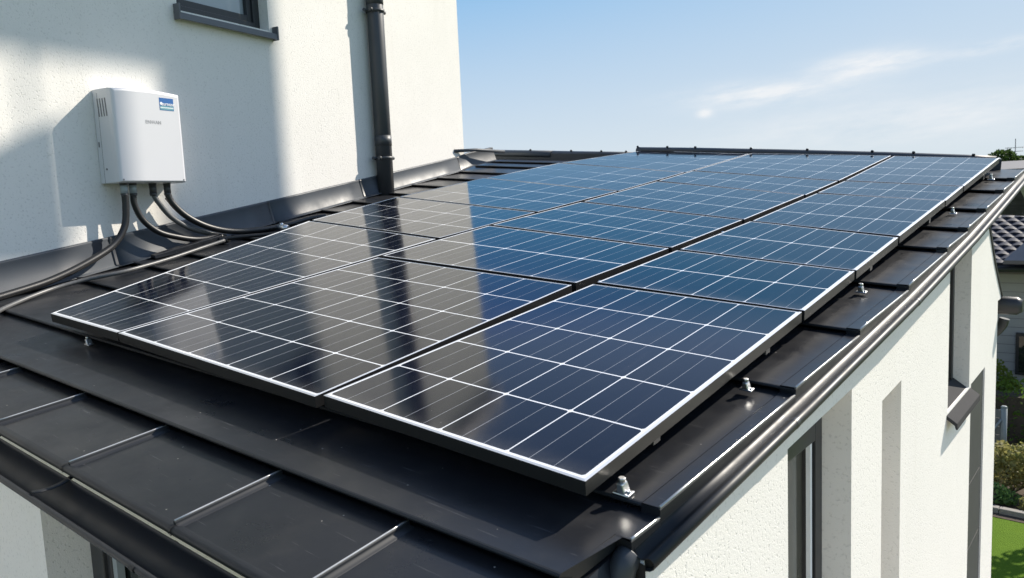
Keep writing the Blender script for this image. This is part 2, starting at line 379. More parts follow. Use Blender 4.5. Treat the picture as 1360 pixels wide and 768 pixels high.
# window
def wbox(mb, t0, t1, z0, z1, o0, o1, m=0):
    mb.hexa([wl(t0, z0, o0), wl(t1, z0, o0), wl(t1, z0, o1), wl(t0, z0, o1), wl(t0, z1, o0), wl(t1, z1, o0), wl(t1, z1, o1), wl(t0, z1, o1)], m)
wf = MB(); d0, d1 = -.19, -.10; t0, t1, z0, z1 = WIN
wbox(wf, t0, t0+.07, z0, z1, d0, d1); wbox(wf, t1-.07, t1, z0, z1, d0, d1); wbox(wf, t0+.07, t1-.07, z0, z0+.07, d0, d1); wbox(wf, t0+.07, t1-.07, z1-.07, z1, d0, d1)
win = wf.build('window', M['win_frame'], house, 0.004)
sf = MB(); a = .07; e = d1-.02
wbox(sf, t0+a, t0+a+.05, z0+a, z1-a, d0+.01, e); wbox(sf, t1-a-.05, t1-a, z0+a, z1-a, d0+.01, e); wbox(sf, t0+a+.05, t1-a-.05, z0+a, z0+a+.055, d0+.01, e); wbox(sf, t0+a+.05, t1-a-.05, z1-a-.055, z1-a, d0+.01, e)
sf.build('sash', M['win_frame'], win, 0.003)
gl = MB(); gl.face([wl(t0+a, z0+a, d0+.03), wl(t1-a, z0+a, d0+.03), wl(t1-a, z1-a, d0+.03), wl(t0+a, z1-a, d0+.03)])
gl.build('glass_pane', M['glass_pale'], win)
sl = MB(); s0, s1 = t0-.035, t1+.045
def sill_prof(t): return [wl(t, 2.262, -.10), wl(t, 2.222, .055), wl(t, 2.172, .060), wl(t, 2.172, .050), wl(t, 2.205, .045), wl(t, 2.240, -.10)]
sl.sweep([sill_prof(s0), sill_prof(s1)], True, True, 0, False)
for tt in (s0, s1-.012): wbox(sl, tt-.002, tt+.014, 2.170, 2.285, 0.002, .064)
sl.build('window_sill', M['sill'], win, 0.003)
# rainwater pipe
dp = MB(); P0 = 3.925
pts = [wl(P0, 4.55, .098), wl(P0, 2.0, .098), wl(P0, .80, .098)]
dp.tube(pts, .083, 24)
for z in (2.72, 1.33): dp.tube([wl(P0, z-.004, .098), wl(P0, z+.10, .098)], .0865, 24)
pipe = dp.build('downpipe', M['pipe'], house)
for z in (2.64, 1.19):
    c = MB(); c.tube([wl(P0, z, .098), wl(P0, z+.028, .098)], .094, 24); c.tube([wl(P0-.06, z+.014, .06), wl(P0-.135, z+.014, .06)], .016, 8); c.tube([wl(P0-.10, z+.014, .13), wl(P0-.13, z+.014, .13)], .018, 8)
    c.tube([wl(P0+.09, z+.014, .13), wl(P0+.115, z+.014, .13)], .018, 8); c.tube([wl(P0, z+.014, .06), wl(P0, z+.014, -.02)], .012, 8)
    c.build('pipe_clamp', M['pipe'], pipe)

# ------------------------------------------------------------------ extension with the metal roof
ext = thing('house_extension', 'low white extension with a stepped anthracite metal roof carrying the solar panels', 'house', (GX, -.45, GROUND))
UE = [(-.3, .085), (-.02, .10), (.0, .14), (1.06, .165), (2.5, .188), (3.95, .190), (5.4, .172), (6.75, .150)]
def ue(v): return interp(v, UE)
def uw(v):                                                          # where the roof meets the house wall
    return -4.30 - .215*v
HR, HB = -.100, -.126
def sk(u, v0): return v0 + .04*u if v0 < .6 else v0 + .015*u
rm = MB()
def course(vf, vb, hf, hb, ulist_f, lip=.03, skew_f=.0, skew_b=.0, trim=False):
    pts = []
    for i in range(len(ulist_f)-1):
        ua, ub = ulist_f[i], ulist_f[i+1]
        def P(u, v, h): return rf(u(v) if callable(u) else u, v, h)
        def q(u, isf, dh=0.0, dv=0.0):
            uu = u((vf if isf else vb)) if callable(u) else u
            v = (vf + skew_f*uu if isf else vb + skew_b*uu) + dv
            if callable(u): uu = u(v)
            return rf(uu, v, (hf if isf else hb) + dh)
        rm.face([q(ua, 1, 0, .006), q(ub, 1, 0, .006), q(ub, 0), q(ua, 0)])
        rb = [(.006, 0.0), (.001, -.001), (-.003, -.005), (-.003, -.010), (.002, -.014)]
        for (d0, h0), (d1, h1) in zip(rb, rb[1:]):
            rm.face([q(ua, 1, h1, d1), q(ub, 1, h1, d1), q(ub, 1, h0, d0), q(ua, 1, h0, d0)], 1, None, True)
        rm.face([q(ua, 1, -lip-.004, .050), q(ub, 1, -lip-.004, .050), q(ub, 1, -.014, .002), q(ua, 1, -.014, .002)])
MID = -2.55
VR = [.14, 1.06, 1.765, 2.51, 3.36, 3.95, 4.62, 5.43, 6.06, 6.74]
VL = [.14, .60, 1.02, 1.36, 1.90, 2.42, 2.97, 3.42, 3.93, 4.43, 4.93, 5.42, 5.92, 6.33, 6.74]
# eave course and second course run the whole width
course(-.585, -.21, -.133, -.140, [-4.35, -3.0, -2.0, -1.0, -.2, .07], .02, .02, .04)
course(-.225, .16, HR, HB, [uw, -3.4, -2.5, -1.6, -.8, ue], .036, .04, .04)
for a, b in zip(VR, VR[1:]):
    s0 = .04 if a < .6 else .012; course(a, b+.02, HR, HB, [MID, -1.7, -.8, ue], .03, s0, .012)
for a, b in zip(VL, VL[1:]):
    s0 = .04 if a < .2 else .012; course(a, b+.02, HR, HB, [uw, -3.6, MID], .03, s0, .012)
# raised fold along the verge, one length per course
vs_ = [-.0] + VR[:]
for a, b in zip(vs_, vs_[1:]):
    hf, hb = (HR, HB) if a > .1 else (-.118, -.128)
    n = 4
    for k in range(n):
        va, vb = a+(b-a)*k/n, a+(b-a)*(k+1)/n; ha, hb_ = hf+(hb-hf)*k/n, hf+(hb-hf)*(k+1)/n
        for lo, hi, w_ in ((-.052, -.046, 0), (-.046, 0, 1)):
            la, lb = (0.000, .0035) if w_ == 0 else (.0035, .005)
            rm.face([rf(ue(va)+lo, va, ha+la), rf(ue(va)+hi, va, ha+lb), rf(ue(vb)+hi, vb, hb_+lb), rf(ue(vb)+lo, vb, hb_+la)])
        rm.face([rf(ue(va)+.006, va, ha-.002), rf(ue(vb)+.006, vb, hb_-.002), rf(ue(vb), vb, hb_+.005), rf(ue(va), va, ha+.005)], 1)
        rm.face([rf(ue(va)+.006, va, ha-.04), rf(ue(vb)+.006, vb, hb_-.04), rf(ue(vb)+.006, vb, hb_-.002), rf(ue(va)+.006, va, ha-.002)], 1)
    rm.tube([rf(ue(a+(b-a)*k/6)+.002, a+(b-a)*k/6+(.004 if k == 0 else 0), hf+(hb-hf)*k/6+.003) for k in range(7)], .0042, 6, 2)
    rm.face([rf(ue(a)-.05, a, hf-.05), rf(ue(a)+.006, a, hf-.05), rf(ue(a)+.006, a, hf-.002), rf(ue(a)-.05, a, hf+.003)])
# second course, corner fold above the outlet
rm.face([rf(.085, -.222, -.155), rf(.10, -.0, -.155), rf(.10, .0, -.112), rf(.085, -.222, -.103)], 1)
# deck below the sheets
rm.hexa([rf(-6.2, -.50, -.22), rf(.14, -.50, -.22), rf(.14, 6.72, -.22), rf(-6.2, 6.72, -.22), rf(-6.2, -.50, -.165), rf(.10, -.50, -.165), rf(.10, 6.72, -.165), rf(-6.2, 6.72, -.165)])
# rear slope beyond the ridge
rm.hexa([rf(-6.2, 6.72, -.22), rf(.10, 6.72, -.22), rf(.10, 8.4, -.85), rf(-6.2, 8.4, -.85), rf(-6.2, 6.722, -.13), rf(.10, 6.722, -.13), rf(.10, 8.4, -.80), rf(-6.2, 8.4, -.80)])
roof = rm.build('roof', [M['roof'], M['gutter'], M['bead']], ext)
# standing seams on the eave course
def seam(u):
    s = MB(); v0, v1 = -.582+.02*u, -.215+.04*u; rings = []
    n = 6
    for k in range(n+1):
        v = v0+(v1-v0)*k/n; h = -.1325 - .0068*k/n
        rings.append([rf(u-.010, v, h-.002), rf(u-.009, v, h+.010), rf(u-.004, v, h+.015), rf(u+.002, v, h+.014), rf(u+.004, v, h+.009), rf(u+.004, v, h+.003), rf(u+.022, v, h+.002), rf(u+.026, v, h-.002)])
    s.sweep(rings, False, False, 0, True); s.face(list(reversed(rings[0])))
    s.tube([r[2]*.6+r[3]*.4 for r in rings], .0030, 6, 1)
    s.build('standing_seam', [M['gutter'], M['bead']], roof)
for u in (-3.42, -2.82, -2.21, -1.60, -.948, -.405): seam(u)
# metal fascia strip and gutter along the eave
def ev(u): return -.585 + .02*u
ed = MB(); rings = []
us = [-4.4, -3, -2, -1, -.3, .07]
prof = [(0.012, -.131), (-.004, -.129), (-.014, -.133), (-.018, -.142), (-.014, -.152), (.002, -.156)]
ed.sweep([[rf(u, ev(u)+dv, h) for dv, h in prof] for u in us], False, False, 0, True)
edge = ed.build('drip_edge', M['gutter'], ext)
for u in (-1.62, -.945):
    j = MB(); j.sweep([[rf(u+du, ev(u)+dv*1.15-.002, h+.001) for dv, h in prof] for du in (-.004, .004)], False, False); j.build('edge_joint', M['dark'], edge)
gp = [(-.012, -.17)]
for k in range(0, 11):
    a_ = math.pi*k/10; gp.append((-.065+.053*math.cos(a_), -.19-.062*math.sin(a_)))
gp += [(-.122, -.178), (-.133, -.172), (-.141, -.178), (-.138, -.188), (-.128, -.190)]
gg = MB(); gg.sweep([[rf(u, ev(u)+dv, h) for dv, h in gp] for u in us], False, False, 0, True)
gut = gg.build('eave_gutter', M['gutter'], ext)
gut.modifiers.new('solid', 'SOLIDIFY').thickness = .002
for u in (-.93, -2.6):
    j = MB(); j.sweep([[rf(u+du, ev(u)-.070+(dv+.070)*1.04, -.19+(h+.19)*1.05) for dv, h in gp] for du in (-.012, .012)], False, False); jo = j.build('gutter_joint', M['dark'], gut)
for u in (-4.0, -3.4, -2.2, -1.6, -.4):
    j = MB(); j.sweep([[rf(u+du, ev(u)+.012-k*.026, -.166-.012*math.sin(k*.6)+.0) for k in range(6)] for du in (-.012, .012)], False, False); jb = j.build('gutter_bracket', M['gutter'], gut); jb.modifiers.new('solid', 'SOLIDIFY').thickness = .003
# side gutter along the verge
sp_ = [(.004, -.128), (.006, -.147), (.010, -.152), (.030, -.157), (.039, -.155), (.046, -.149), (.053, -.147), (.061, -.149), (.068, -.156), (.070, -.165), (.066, -.176), (.056, -.184), (.038, -.189), (.012, -.191), (-.03, -.191)]
sg = MB(); vv = [.0, .5, 1.06, 1.76, 2.5, 3.3, 3.95, 4.7, 5.4, 6.0, 6.75]
def gut_sec(v, sc=1.0, out=0.0): return [rf(ue(v)+.05+(du-.05)*sc, v, -.165+(h+.165)*sc) for du, h in sp_]
sg.sweep([gut_sec(v) for v in vv], False, False, 0, True)
sgo = sg.build('side_gutter', M['gutter'], ext); sgo.modifiers.new('solid', 'SOLIDIFY').thickness = .003
for v in (.93, 2.47, 4.15, 5.6):
    j = MB(); j.sweep([gut_sec(v-.012, 1.06), gut_sec(v+.012, 1.06)], False, False); j.build('gutter_joint', M['win_frame'], sgo)
# dark end cap with ogee outline and the outlet pipe at the near corner
ec = MB(); sec = gut_sec(.012, .97)
ec.face(sec + [rf(ue(0)+.035, .012, -.30), rf(-.02, .012, -.30), rf(-.02, .012, -.13)])
ec.face([Vector((.0, .024, -.40)), Vector((.168, .024, -.40)), Vector((.168, .024, -.185)), Vector((.0, .024, -.15))])  # dark sheets painting the shade of the opening round the pipe
ec.face([rf(.04, .012, -.27), rf(.04, -.57, -.27), rf(.075, -.57, -.15), rf(.09, .012, -.15)])
ec.build('gutter_end_dark_fill', M['dark'], sgo)
od = MB(); od.tube(smooth_path([rf(.130, .01, -.172), rf(.129, -.012, -.182), rf(.128, -.030, -.215), rf(.127, -.060, -.27), Vector((.150, -.045, -.42)), Vector((.150, -.045, -.8)), Vector((.150, -.045, GROUND))], 5), .036, 16)
od.build('outlet_pipe', M['pipe'], ext)
# flashing along the house wall
fl_pieces = [(-1.2, .86), (.86, 2.36), (2.36, 3.62), (3.62, 5.50)]
fo = thing_parent = None
def zroof(t):                                                        # roof height along the wall foot
    v = t/ (1.012); return (rf(uw(v), v, -.11)).z
def flash_sec(t, e=0.0):
    z = zroof(t); H = interp(t, [(-1, .218), (0, .212), (2.3, .185), (5.6, .165)])
    return [wl(t, z+H+.004, .003), wl(t, z+H+.002, .013+e), wl(t, z+H-.010, .017+e), wl(t, z+H-.024, .014+e), wl(t, z+H*.5, .034+e), wl(t, z+.016, .056+e), wl(t, z+.006, .066+e), wl(t, z+.003, .10+e)]
f = MB()
for k, (a, b) in enumerate(fl_pieces):
    n = 5; e = .003*(k % 2)
    f.sweep([flash_sec(a-.02+(b-a+.02)*i/n, e) for i in range(n+1)], False, False, 0, True)
flo = f.build('wall_flashing', M['flash'], ext); flo.modifiers.new('solid', 'SOLIDIFY').thickness = .002
for t in (.86, 2.36, 3.62, 5.50):
    j = MB(); j.sweep([flash_sec(t-.012, .006), flash_sec(t+.006, .008)], False, False); j.build('flashing_lap', M['win_frame'], flo)
up = MB()
up.sweep([[p + WT*0 + WN*0 for p in flash_sec(5.5, .0)], [p + Vector((0, 0, .02)) for p in flash_sec(5.75, .01)], [p + Vector((0, 0, .03)) + WN*.10 for p in flash_sec(6.15, .03)]], False, False, 0, True)
up.tube([wl(5.45, 1.335, .0), wl(5.8, 1.355, .10), wl(6.2, 1.335, .28)], .020, 10)
up.build('flashing_end', M['flash'], flo)
# ridge caps with their screws
rc = MB()
def cap_sec(u, h, r=.032): return [rf(u, 6.76+1.5*r*math.cos(a_), h+r*math.sin(a_)) for a_ in [math.pi*(-.15+1.3*k/10) for k in range(11)]]
rc.sweep([cap_sec(u, h) for u, h in ((-.07, -.045), (-.3, -.035), (-1, -.018), (-2, -.004), (-3.0, .004), (-3.75, .004))], False, False, 0, True)
rc.sweep([cap_sec(u, -.062, .040) for u in (-3.76, -4.4, -5.1)], False, False, 0, True)
rc.sweep([cap_sec(u, -.070, .050) for u in (-5.0, -5.6, -6.1)], False, False, 0, True)
rc.face([rf(-.02, 6.70, -.14), rf(-6.1, 6.70, -.14), rf(-6.1, 6.70, -.05), rf(-.02, 6.70, -.03)])
rco = rc.build('ridge_cap', M['flash'], ext); rco.modifiers.new('solid', 'SOLIDIFY').thickness = .003
for u, h in ((-.25, -.008), (-.75, .008), (-1.12, .014), (-1.75, .024), (-2.35, .030), (-3.0, .036), (-3.35, .036), (-3.74, .036), (-3.9, -.022), (-4.25, -.022), (-4.7, -.022), (-5.35, -.020)):
    j = MB(); j.tube([rf(u, 6.74, h-.012), rf(u, 6.74, h+.006), rf(u, 6.74, h+.0061), rf(u, 6.74, h+.020)], [.010, .010, .016, .012], 8); j.build('ridge_screw', M['win_frame'], rco)

# walls of the extension
def ztop(y): return rf(0, y/ .9905, -.185).z
gw = MB()
def gpiece(y0, y1, zb, zt=None, x1=GX, x0=GX-.36):
    za, zb2 = (ztop(y0), ztop(y1)) if zt is None else (zt[0], zt[1])
    b0, b1 = (zb, zb) if not isinstance(zb, tuple) else zb
    gw.hexa([(x0, y0, b0), (x1, y0, b0), (x1, y1, b1), (x0, y1, b1), (x0, y0, za), (x1, y0, za), (x1, y1, zb2), (x0, y1, zb2)])
OPEN = [(1.02, 1.766, -3.3, -.172, -.122), (2.25, 2.61, -3.2, -.285, -.262), (3.80, 4.55, -.72, None, None), (4.62, 5.22, -3.45, -.713, -.705)]
y = .03
gpiece(-.085, .03, GROUND, x1=-.10, x0=-.46)
for (a, b, zb, h0, h1) in OPEN:
    gpiece(y, a, GROUND); gpiece(a, b, GROUND, (zb, zb))
    if h0 is not None: gpiece(a, b, (h0, h1))
    else: gpiece(a, b, (ztop(a)-.03, ztop(b)-.03))
    y = b
# the far end of the wall leans out below the eave
gw.hexa([(GX-.36, 5.22, GROUND), (GX, 5.22, GROUND), (GX, 5.80, GROUND), (GX-.36, 5.80, GROUND), (GX-.36, 5.22, -.27), (GX, 5.22, -.27), (GX, 5.80, -.27), (GX-.36, 5.80, -.27)])
gw.hexa([(GX-.36, 5.22, -.27), (GX, 5.22, -.27), (GX, 5.98, -.27), (GX-.36, 5.98, -.27), (GX-.36, 5.22, .50), (GX, 5.22, .50), (GX, 5.20, .50), (GX-.36, 5.20, .50)])
# front wall with its opening
FY = -.45; FX0, FX1 = -2.352, -.62
def fpiece(x0, x1, z0, z1): gw.box((x0, FY, z0), (x1-x0, 0, 0), (0, .36, 0), (0, 0, z1-z0))
for (x0, x1) in ((-4.1, FX0), (FX1, -.10)):
    gw.hexa([(x0, FY, GROUND), (x1, FY, GROUND), (x1, FY+.36, GROUND), (x0, FY+.36, GROUND)] + [(x, yy, rf(x, FY, -.22).z) for x, yy in ((x0, FY), (x1, FY), (x1, FY+.36), (x0, FY+.36))])
gw.hexa([(FX0, FY, -.36), (FX1, FY, -.36), (FX1, FY+.36, -.36), (FX0, FY+.36, -.36)] + [(x, yy, rf(x, FY, -.22).z) for x, yy in ((FX0, FY), (FX1, FY), (FX1, FY+.36), (FX0, FY+.36))])
gw.build('wall', M['gable'], ext)
# dark trim on the leaning far edge
tr = MB(); tr.sweep([[(GX+.010, yy-.012, zz), (GX+.010, yy+.026, zz), (GX-.05, yy+.026, zz), (GX-.05, yy-.012, zz)] for yy, zz in ((5.16, .52), (5.24, .37), (5.58, .05), (5.86, -.16), (5.985, -.25), (5.985, -.31))], True, True, 0, False)
tr.build('wall_trim', M['gutter'], ext)
# gable windows
def gbox(mb, y0, y1, z0, z1, x0, x1, m=0): mb.box((x0, y0, z0), (x1-x0, 0, 0), (0, y1-y0, 0), (0, 0, z1-z0), m)
def gable_window(y0, y1, z0, z1, depth, fw, name='window', pane='glass'):
    xb = GX-depth; f_ = MB()
    gbox(f_, y0+.002, y0+fw, z0, z1, xb-.06, xb); gbox(f_, y1-fw, y1-.002, z0, z1, xb-.06, xb); gbox(f_, y0+fw, y1-fw, z1-fw*1.6, z1, xb-.06, xb); gbox(f_, y0+fw, y1-fw, z0, z0+fw, xb-.06, xb)
    gbox(f_, y0+fw, y0+fw+.05, z0+fw, z1-fw*1.6, xb-.055, xb-.018); gbox(f_, y1-fw-.05, y1-fw, z0+fw, z1-fw*1.6, xb-.055, xb-.018)
    wo = f_.build(name, M['win_frame'], ext, .003)
    p = MB(); p.face([(xb-.04, y0+fw, z0+fw), (xb-.04, y1-fw, z0+fw), (xb-.04, y1-fw, z1-fw), (xb-.04, y0+fw, z1-fw)]); p.build('glass_pane', M[pane], wo)
    return wo
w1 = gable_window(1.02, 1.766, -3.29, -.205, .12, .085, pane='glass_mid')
rb = MB(); gbox(rb, 1.618, 1.640, -3.2, -.26, GX-.140, GX-.122); rb.build('frame_seal', M['white'], w1)
w3 = gable_window(3.80, 4.55, -.715, ztop(3.8)-.032, .10, .05)
s3 = MB(); s3.sweep([[(GX-.10, yy, -.66), (GX+.060, yy, -.775), (GX+.062, yy, -.815), (GX+.052, yy, -.815), (GX+.045, yy, -.79), (GX-.10, yy, -.68)] for yy in (3.77, 4.60)], True, True, 0, False)
s3.build('window_sill', M['sill_dark'], w3, .003)
w2 = MB(); gbox(w2, 2.252, 2.608, -3.19, -.29, GX-.25, GX-.22); w2.build('slot_infill', M['slot'], ext)
w4 = MB(); zz = [-3.44, -1.98, -1.48, -.716]
for a, b in zip(zz, zz[1:]): gbox(w4, 4.622, 5.218, a+.004, b-.004, GX-.06, GX-.012)
for z in zz[1:3]: gbox(w4, 4.622, 5.218, z-.004, z+.004, GX-.06, GX-.02)
w4.build('slot_infill', M['slot_jamb_shade'], ext)  # dark near-flush infill paints the shaded stucco jamb of this opening
# front window
ff = MB(); ys = FY+.17
def fbox(mb, x0, x1, z0, z1, y0, y1): mb.box((x0, y0, z0), (x1-x0, 0, 0), (0, y1-y0, 0), (0, 0, z1-z0))
fbox(ff, FX0+.002, FX0+.12, -3.4, -.362, ys, ys+.08); fbox(ff, FX1-.10, FX1-.002, -3.4, -.362, ys, ys+.08); fbox(ff, FX0+.12, FX1-.10, -.48, -.362, ys, ys+.08)
fbox(ff, FX0+.12, FX0+.16, -3.4, -.48, ys+.015, ys+.07)
fw_ = ff.build('window', M['win_frame'], ext, .004)
p = MB(); p.face([(FX0+.12, ys+.06, -3.4), (FX1-.1, ys+.06, -3.4), (FX1-.1, ys+.06, -.45), (FX0+.12, ys+.06, -.45)]); p.build('glass_pane', M['glass'], fw_)
p = MB(); fbox(p, FX0+.162, FX0+.20, -3.4, -.482, ys+.02, ys+.05); p.build('frame_seal', M['gland_clear'], fw_)
# small canopy gutter at the far end of the wall
cn = MB(); rings = []
for xx in (-.25, .16): rings.append([(xx+.11, 6.02+.07*math.cos(q), -.335+.075*math.sin(q)) for q in [2*math.pi*k/14 for k in range(14)]])
rings.append([(.31, 6.02+.045*math.cos(q), -.335+.05*math.sin(q)) for q in [2*math.pi*k/14 for k in range(14)]])
cn.sweep(rings); cn.box((-.25, 6.00, -.49), (.36, 0, 0), (0, .20, 0), (0, 0, .09)); cn.tube(smooth_path([(.18, 6.05, -.45), (.15, 6.05, -.53), (.05, 6.05, -.60), (-.3, 6.05, -.62)], 4), .04, 10)
cn.build('canopy_gutter', M['win_frame'], ext)

# ------------------------------------------------------------------ solar panels
def LP(pts): return lambda v: interp(v, pts)
R_  = LP([(0, 0.004), (7, -.02)])
G2R = LP([(0, -1.063), (1.61, -1.005), (2.4, -.965), (3.27, -.905), (4.39, -.868), (5.03, -.860), (6.6, -.888)])
G2L = LP([(0, -1.084), (1.55, -1.087), (2.41, -1.024), (3.29, -.968), (4.3, -.925), (5.01, -.908), (6.63, -.915)])
G1R = LP([(0, -2.487), (1.55, -2.495), (2.55, -2.468), (3.54, -2.375), (4.63, -2.318), (5.3, -2.31), (6.65, -2.295)])
G1L = lambda v: G1R(v) - interp(v, [(0, .014), (1.5, .026), (7, .034)])
L_  = LP([(-.06, -3.14), (2.12, -3.97), (3.25, -4.15), (4.40, -4.12), (5.61, -4.06), (6.79, -3.66)])
def make_panel(label, lf, rt, vf, vb, nc, nr, first=False, right=False):
    # vf, vb: (left, right) positions of the front and back edge
    g_ = .017
    Lf, Rf, Rb, Lb = (lf(vf[0]+g_), vf[0]+g_), (rt(vf[1]+g_), vf[1]+g_), (rt(vb[1]-g_), vb[1]-g_), (lf(vb[0]-g_), vb[0]-g_)
    c = [Lf, Rf, Rb, Lb]; TZ = [random.uniform(-.003, .003) for _ in range(4)]
    def at(a, b, h):
        x = [(c[0][i]*(1-a)+c[1][i]*a)*(1-b)+(c[3][i]*(1-a)+c[2][i]*a)*b for i in (0, 1)]
        return rf(x[0], x[1], h + TZ[0]*(1-a)*(1-b)+TZ[1]*a*(1-b)+TZ[2]*a*b+TZ[3]*(1-a)*b)
    wd = ((c[0][0]-c[1][0])**2 + (c[0][1]-c[1][1])**2)**.5; ht = ((c[1][0]-c[2][0])**2 + (c[1][1]-c[2][1])**2)**.5
    jit = random.uniform(-.002, .002)
    t = thing('photovoltaic_module', label, 'solar panel', at(.5, .5, -.05), 'solar panels on the metal roof')
    fr = MB(); D = .044; wf_, wb_, wl_, wr_ = (.009 if first else .0035), .0035, .005, (.009 if right else .005)
    O = [(0, 0), (1, 0), (1, 1), (0, 1)]; x0, x1, y0, y1 = wl_/wd, 1-wr_/wd, wf_/ht, 1-wb_/ht; I = [(x0, y0), (x1, y0), (x1, y1), (x0, y1)]
    for k in range(4):
        k2 = (k+1) % 4; o1, o2, i1, i2 = O[k], O[k2], I[k], I[k2]
        e = .0015
        fr.face([at(*o1, jit-e), at(*o2, jit-e), at(*i2, jit), at(*i1, jit)], 1)
        fr.face([at(*o1, jit-D), at(*o2, jit-D), at(*o2, jit-e), at(*o1, jit-e)], 0)
        fr.face([at(*i1, jit), at(*i2, jit), at(*i2, jit-.004), at(*i1, jit-.004)], 1)
    fr.face([at(*O[3], jit-D), at(*O[2], jit-D), at(*O[1], jit-D), at(*O[0], jit-D)], 0)
    fr.build('frame', [M['frame_side'], M['frame_top']], t)
    gm = MB(); h = jit-.002; mf, mb_, ml, mr = (.010 if first else .003), .003, .004, (.009 if right else .004)
    N_ = 6
    # white margin then cells
    Q0 = I; Q1 = [(x0+ml/wd, y0+mf/ht), (x1-mr/wd, y0+mf/ht), (x1-mr/wd, y1-mb_/ht), (x0+ml/wd, y1-mb_/ht)]
    for k in range(4):
        k2 = (k+1) % 4; gm.face([at(*Q0[k], h), at(*Q0[k2], h), at(*Q1[k2], h), at(*Q1[k], h)], 1)
    for i in range(N_):
        for jx in range(N_):
            a0 = Q1[0][0]+(Q1[1][0]-Q1[0][0])*i/N_; a1 = Q1[0][0]+(Q1[1][0]-Q1[0][0])*(i+1)/N_
            b0 = Q1[0][1]+(Q1[3][1]-Q1[0][1])*jx/N_; b1 = Q1[0][1]+(Q1[3][1]-Q1[0][1])*(jx+1)/N_
            e = 1e-4
            gm.face([at(a0, b0, h), at(a1, b0, h), at(a1, b1, h), at(a0, b1, h)], 0,
                    [(e+(nc-2*e)*i/N_, e+(nr-2*e)*jx/N_), (e+(nc-2*e)*(i+1)/N_, e+(nr-2*e)*jx/N_), (e+(nc-2*e)*(i+1)/N_, e+(nr-2*e)*(jx+1)/N_), (e+(nc-2*e)*i/N_, e+(nr-2*e)*(jx+1)/N_)])
    gm.build('cell_glass', [M['cells'], M['backsheet']], t)
    return t
# gap lines: (v on the left edge, v on the right edge)
CV = [(.0, .0), (1.612, 1.616), (2.40, 2.33), (3.27, 3.13), (4.39, 4.33), (5.03, 4.95), (6.62, 6.55)]
BV = [(-.035, -.02), (1.555, 1.55), (2.545, 2.413), (3.54, 3.29), (4.63, 4.30), (5.30, 5.015), (6.65, 6.625)]
AV = [(-.065, -.035), (2.167, 2.065), (3.252, 3.046), (4.40, 4.069), (5.61, 5.194), (6.77, 6.645)]
CL = ['large solar panel at the front right corner nearest the camera', 'second solar panel from the front along the side gutter', 'third solar panel from the front along the side gutter', 'fourth solar panel from the front along the side gutter', 'narrow fifth solar panel from the front along the side gutter', 'far right solar panel touching the ridge beside the side gutter']
BL = ['large middle column front panel reflecting the drainpipe and sunlit wall', 'second middle column panel half reflecting the wall edge and half blue sky', 'third panel from the front in the middle column reflecting blue sky', 'fourth panel from the front in the middle column', 'narrow fifth panel from the front in the middle column', 'middle column panel at the back touching the ridge']
AL = ['long wedge shaped panel at the front left under the inverter', 'second panel from the front next to the house wall reflecting the pipe', 'third panel from the front next to the house wall half sky half wall', 'fourth panel from the front on the house wall side near the left ridge', 'back panel of the house wall side column at the ridge']
for i, (nc, nr) in enumerate(((4, 5), (4, 2), (4, 2), (4, 3), (4, 2), (4, 4))): make_panel(CL[i], G2R, R_, CV[i], CV[i+1], nc, nr, i == 0, True)
for i, (nc, nr) in enumerate(((5, 5), (5, 2), (5, 3), (5, 3), (5, 2), (5, 4))): make_panel(BL[i], G1R, G2L, BV[i], BV[i+1], nc, nr, i == 0)
for i, (nc, nr) in enumerate(((4, 6), (5, 3), (5, 3), (5, 3), (5, 3))): make_panel(AL[i], L_, G1L, AV[i], AV[i+1], nc, nr, i == 0)
# rails under the panels
for v, lab in ((.45, 'dark mounting rail under the front row of panels'), (1.32, 'dark mounting rail behind the front panel cells'), (2.7, 'dark mounting rail under the third row of panels'), (4.0, 'dark mounting rail under the fourth row of panels'), (5.9, 'dark mounting rail under the ridge row of panels')):
    b = MB(); u0 = L_(v)+.12; b.hexa([rf(u0, v-.02, -.092), rf(-.03, v-.02, -.092), rf(-.03, v+.02, -.092), rf(u0, v+.02, -.092), rf(u0, v-.02, -.048), rf(-.03, v-.02, -.048), rf(-.03, v+.02, -.048), rf(u0, v+.02, -.048)])
    tag(b.build('mounting_rail', M['rail']), lab, 'rail', 'mounting rails under the panels')
# clamps
def clamp(u, v, h, lab, s=1.0, side=True):
    t = thing('panel_clamp', lab, 'clamp', rf(u, v, h), 'silver clamps holding the panels')
    b = MB(); S = s*.78
    b.hexa([rf(u-.012*S, v-.022*S, h), rf(u+.050*S, v-.022*S, h), rf(u+.050*S, v+.022*S, h), rf(u-.012*S, v+.022*S, h), rf(u-.012*S, v-.022*S, h+.006), rf(u+.050*S, v-.022*S, h+.006), rf(u+.050*S, v+.022*S, h+.006), rf(u-.012*S, v+.022*S, h+.006)])
    b.hexa([rf(u+.004*S, v-.020*S, h+.006), rf(u+.034*S, v-.020*S, h+.006), rf(u+.034*S, v+.020*S, h+.006), rf(u+.004*S, v+.020*S, h+.006), rf(u+.002*S, v-.018*S, h+.040*S), rf(u+.024*S, v-.018*S, h+.040*S), rf(u+.024*S, v+.018*S, h+.040*S), rf(u+.002*S, v+.018*S, h+.040*S)])
    b.build('clamp_block', M['steel'], t, .004*S)
    c = MB(); c.tube([rf(u+.014*S, v, h+.040*S), rf(u+.014*S, v, h+.056*S)], .014*S, 6); c.build('bolt', M['steel'], t, .002)
    c = MB(); c.tube([rf(u+.040*S, v, h+.006), rf(u+.040*S, v, h+.014*S)], .008*S, 6); c.build('bolt', M['steel'], t, .002)
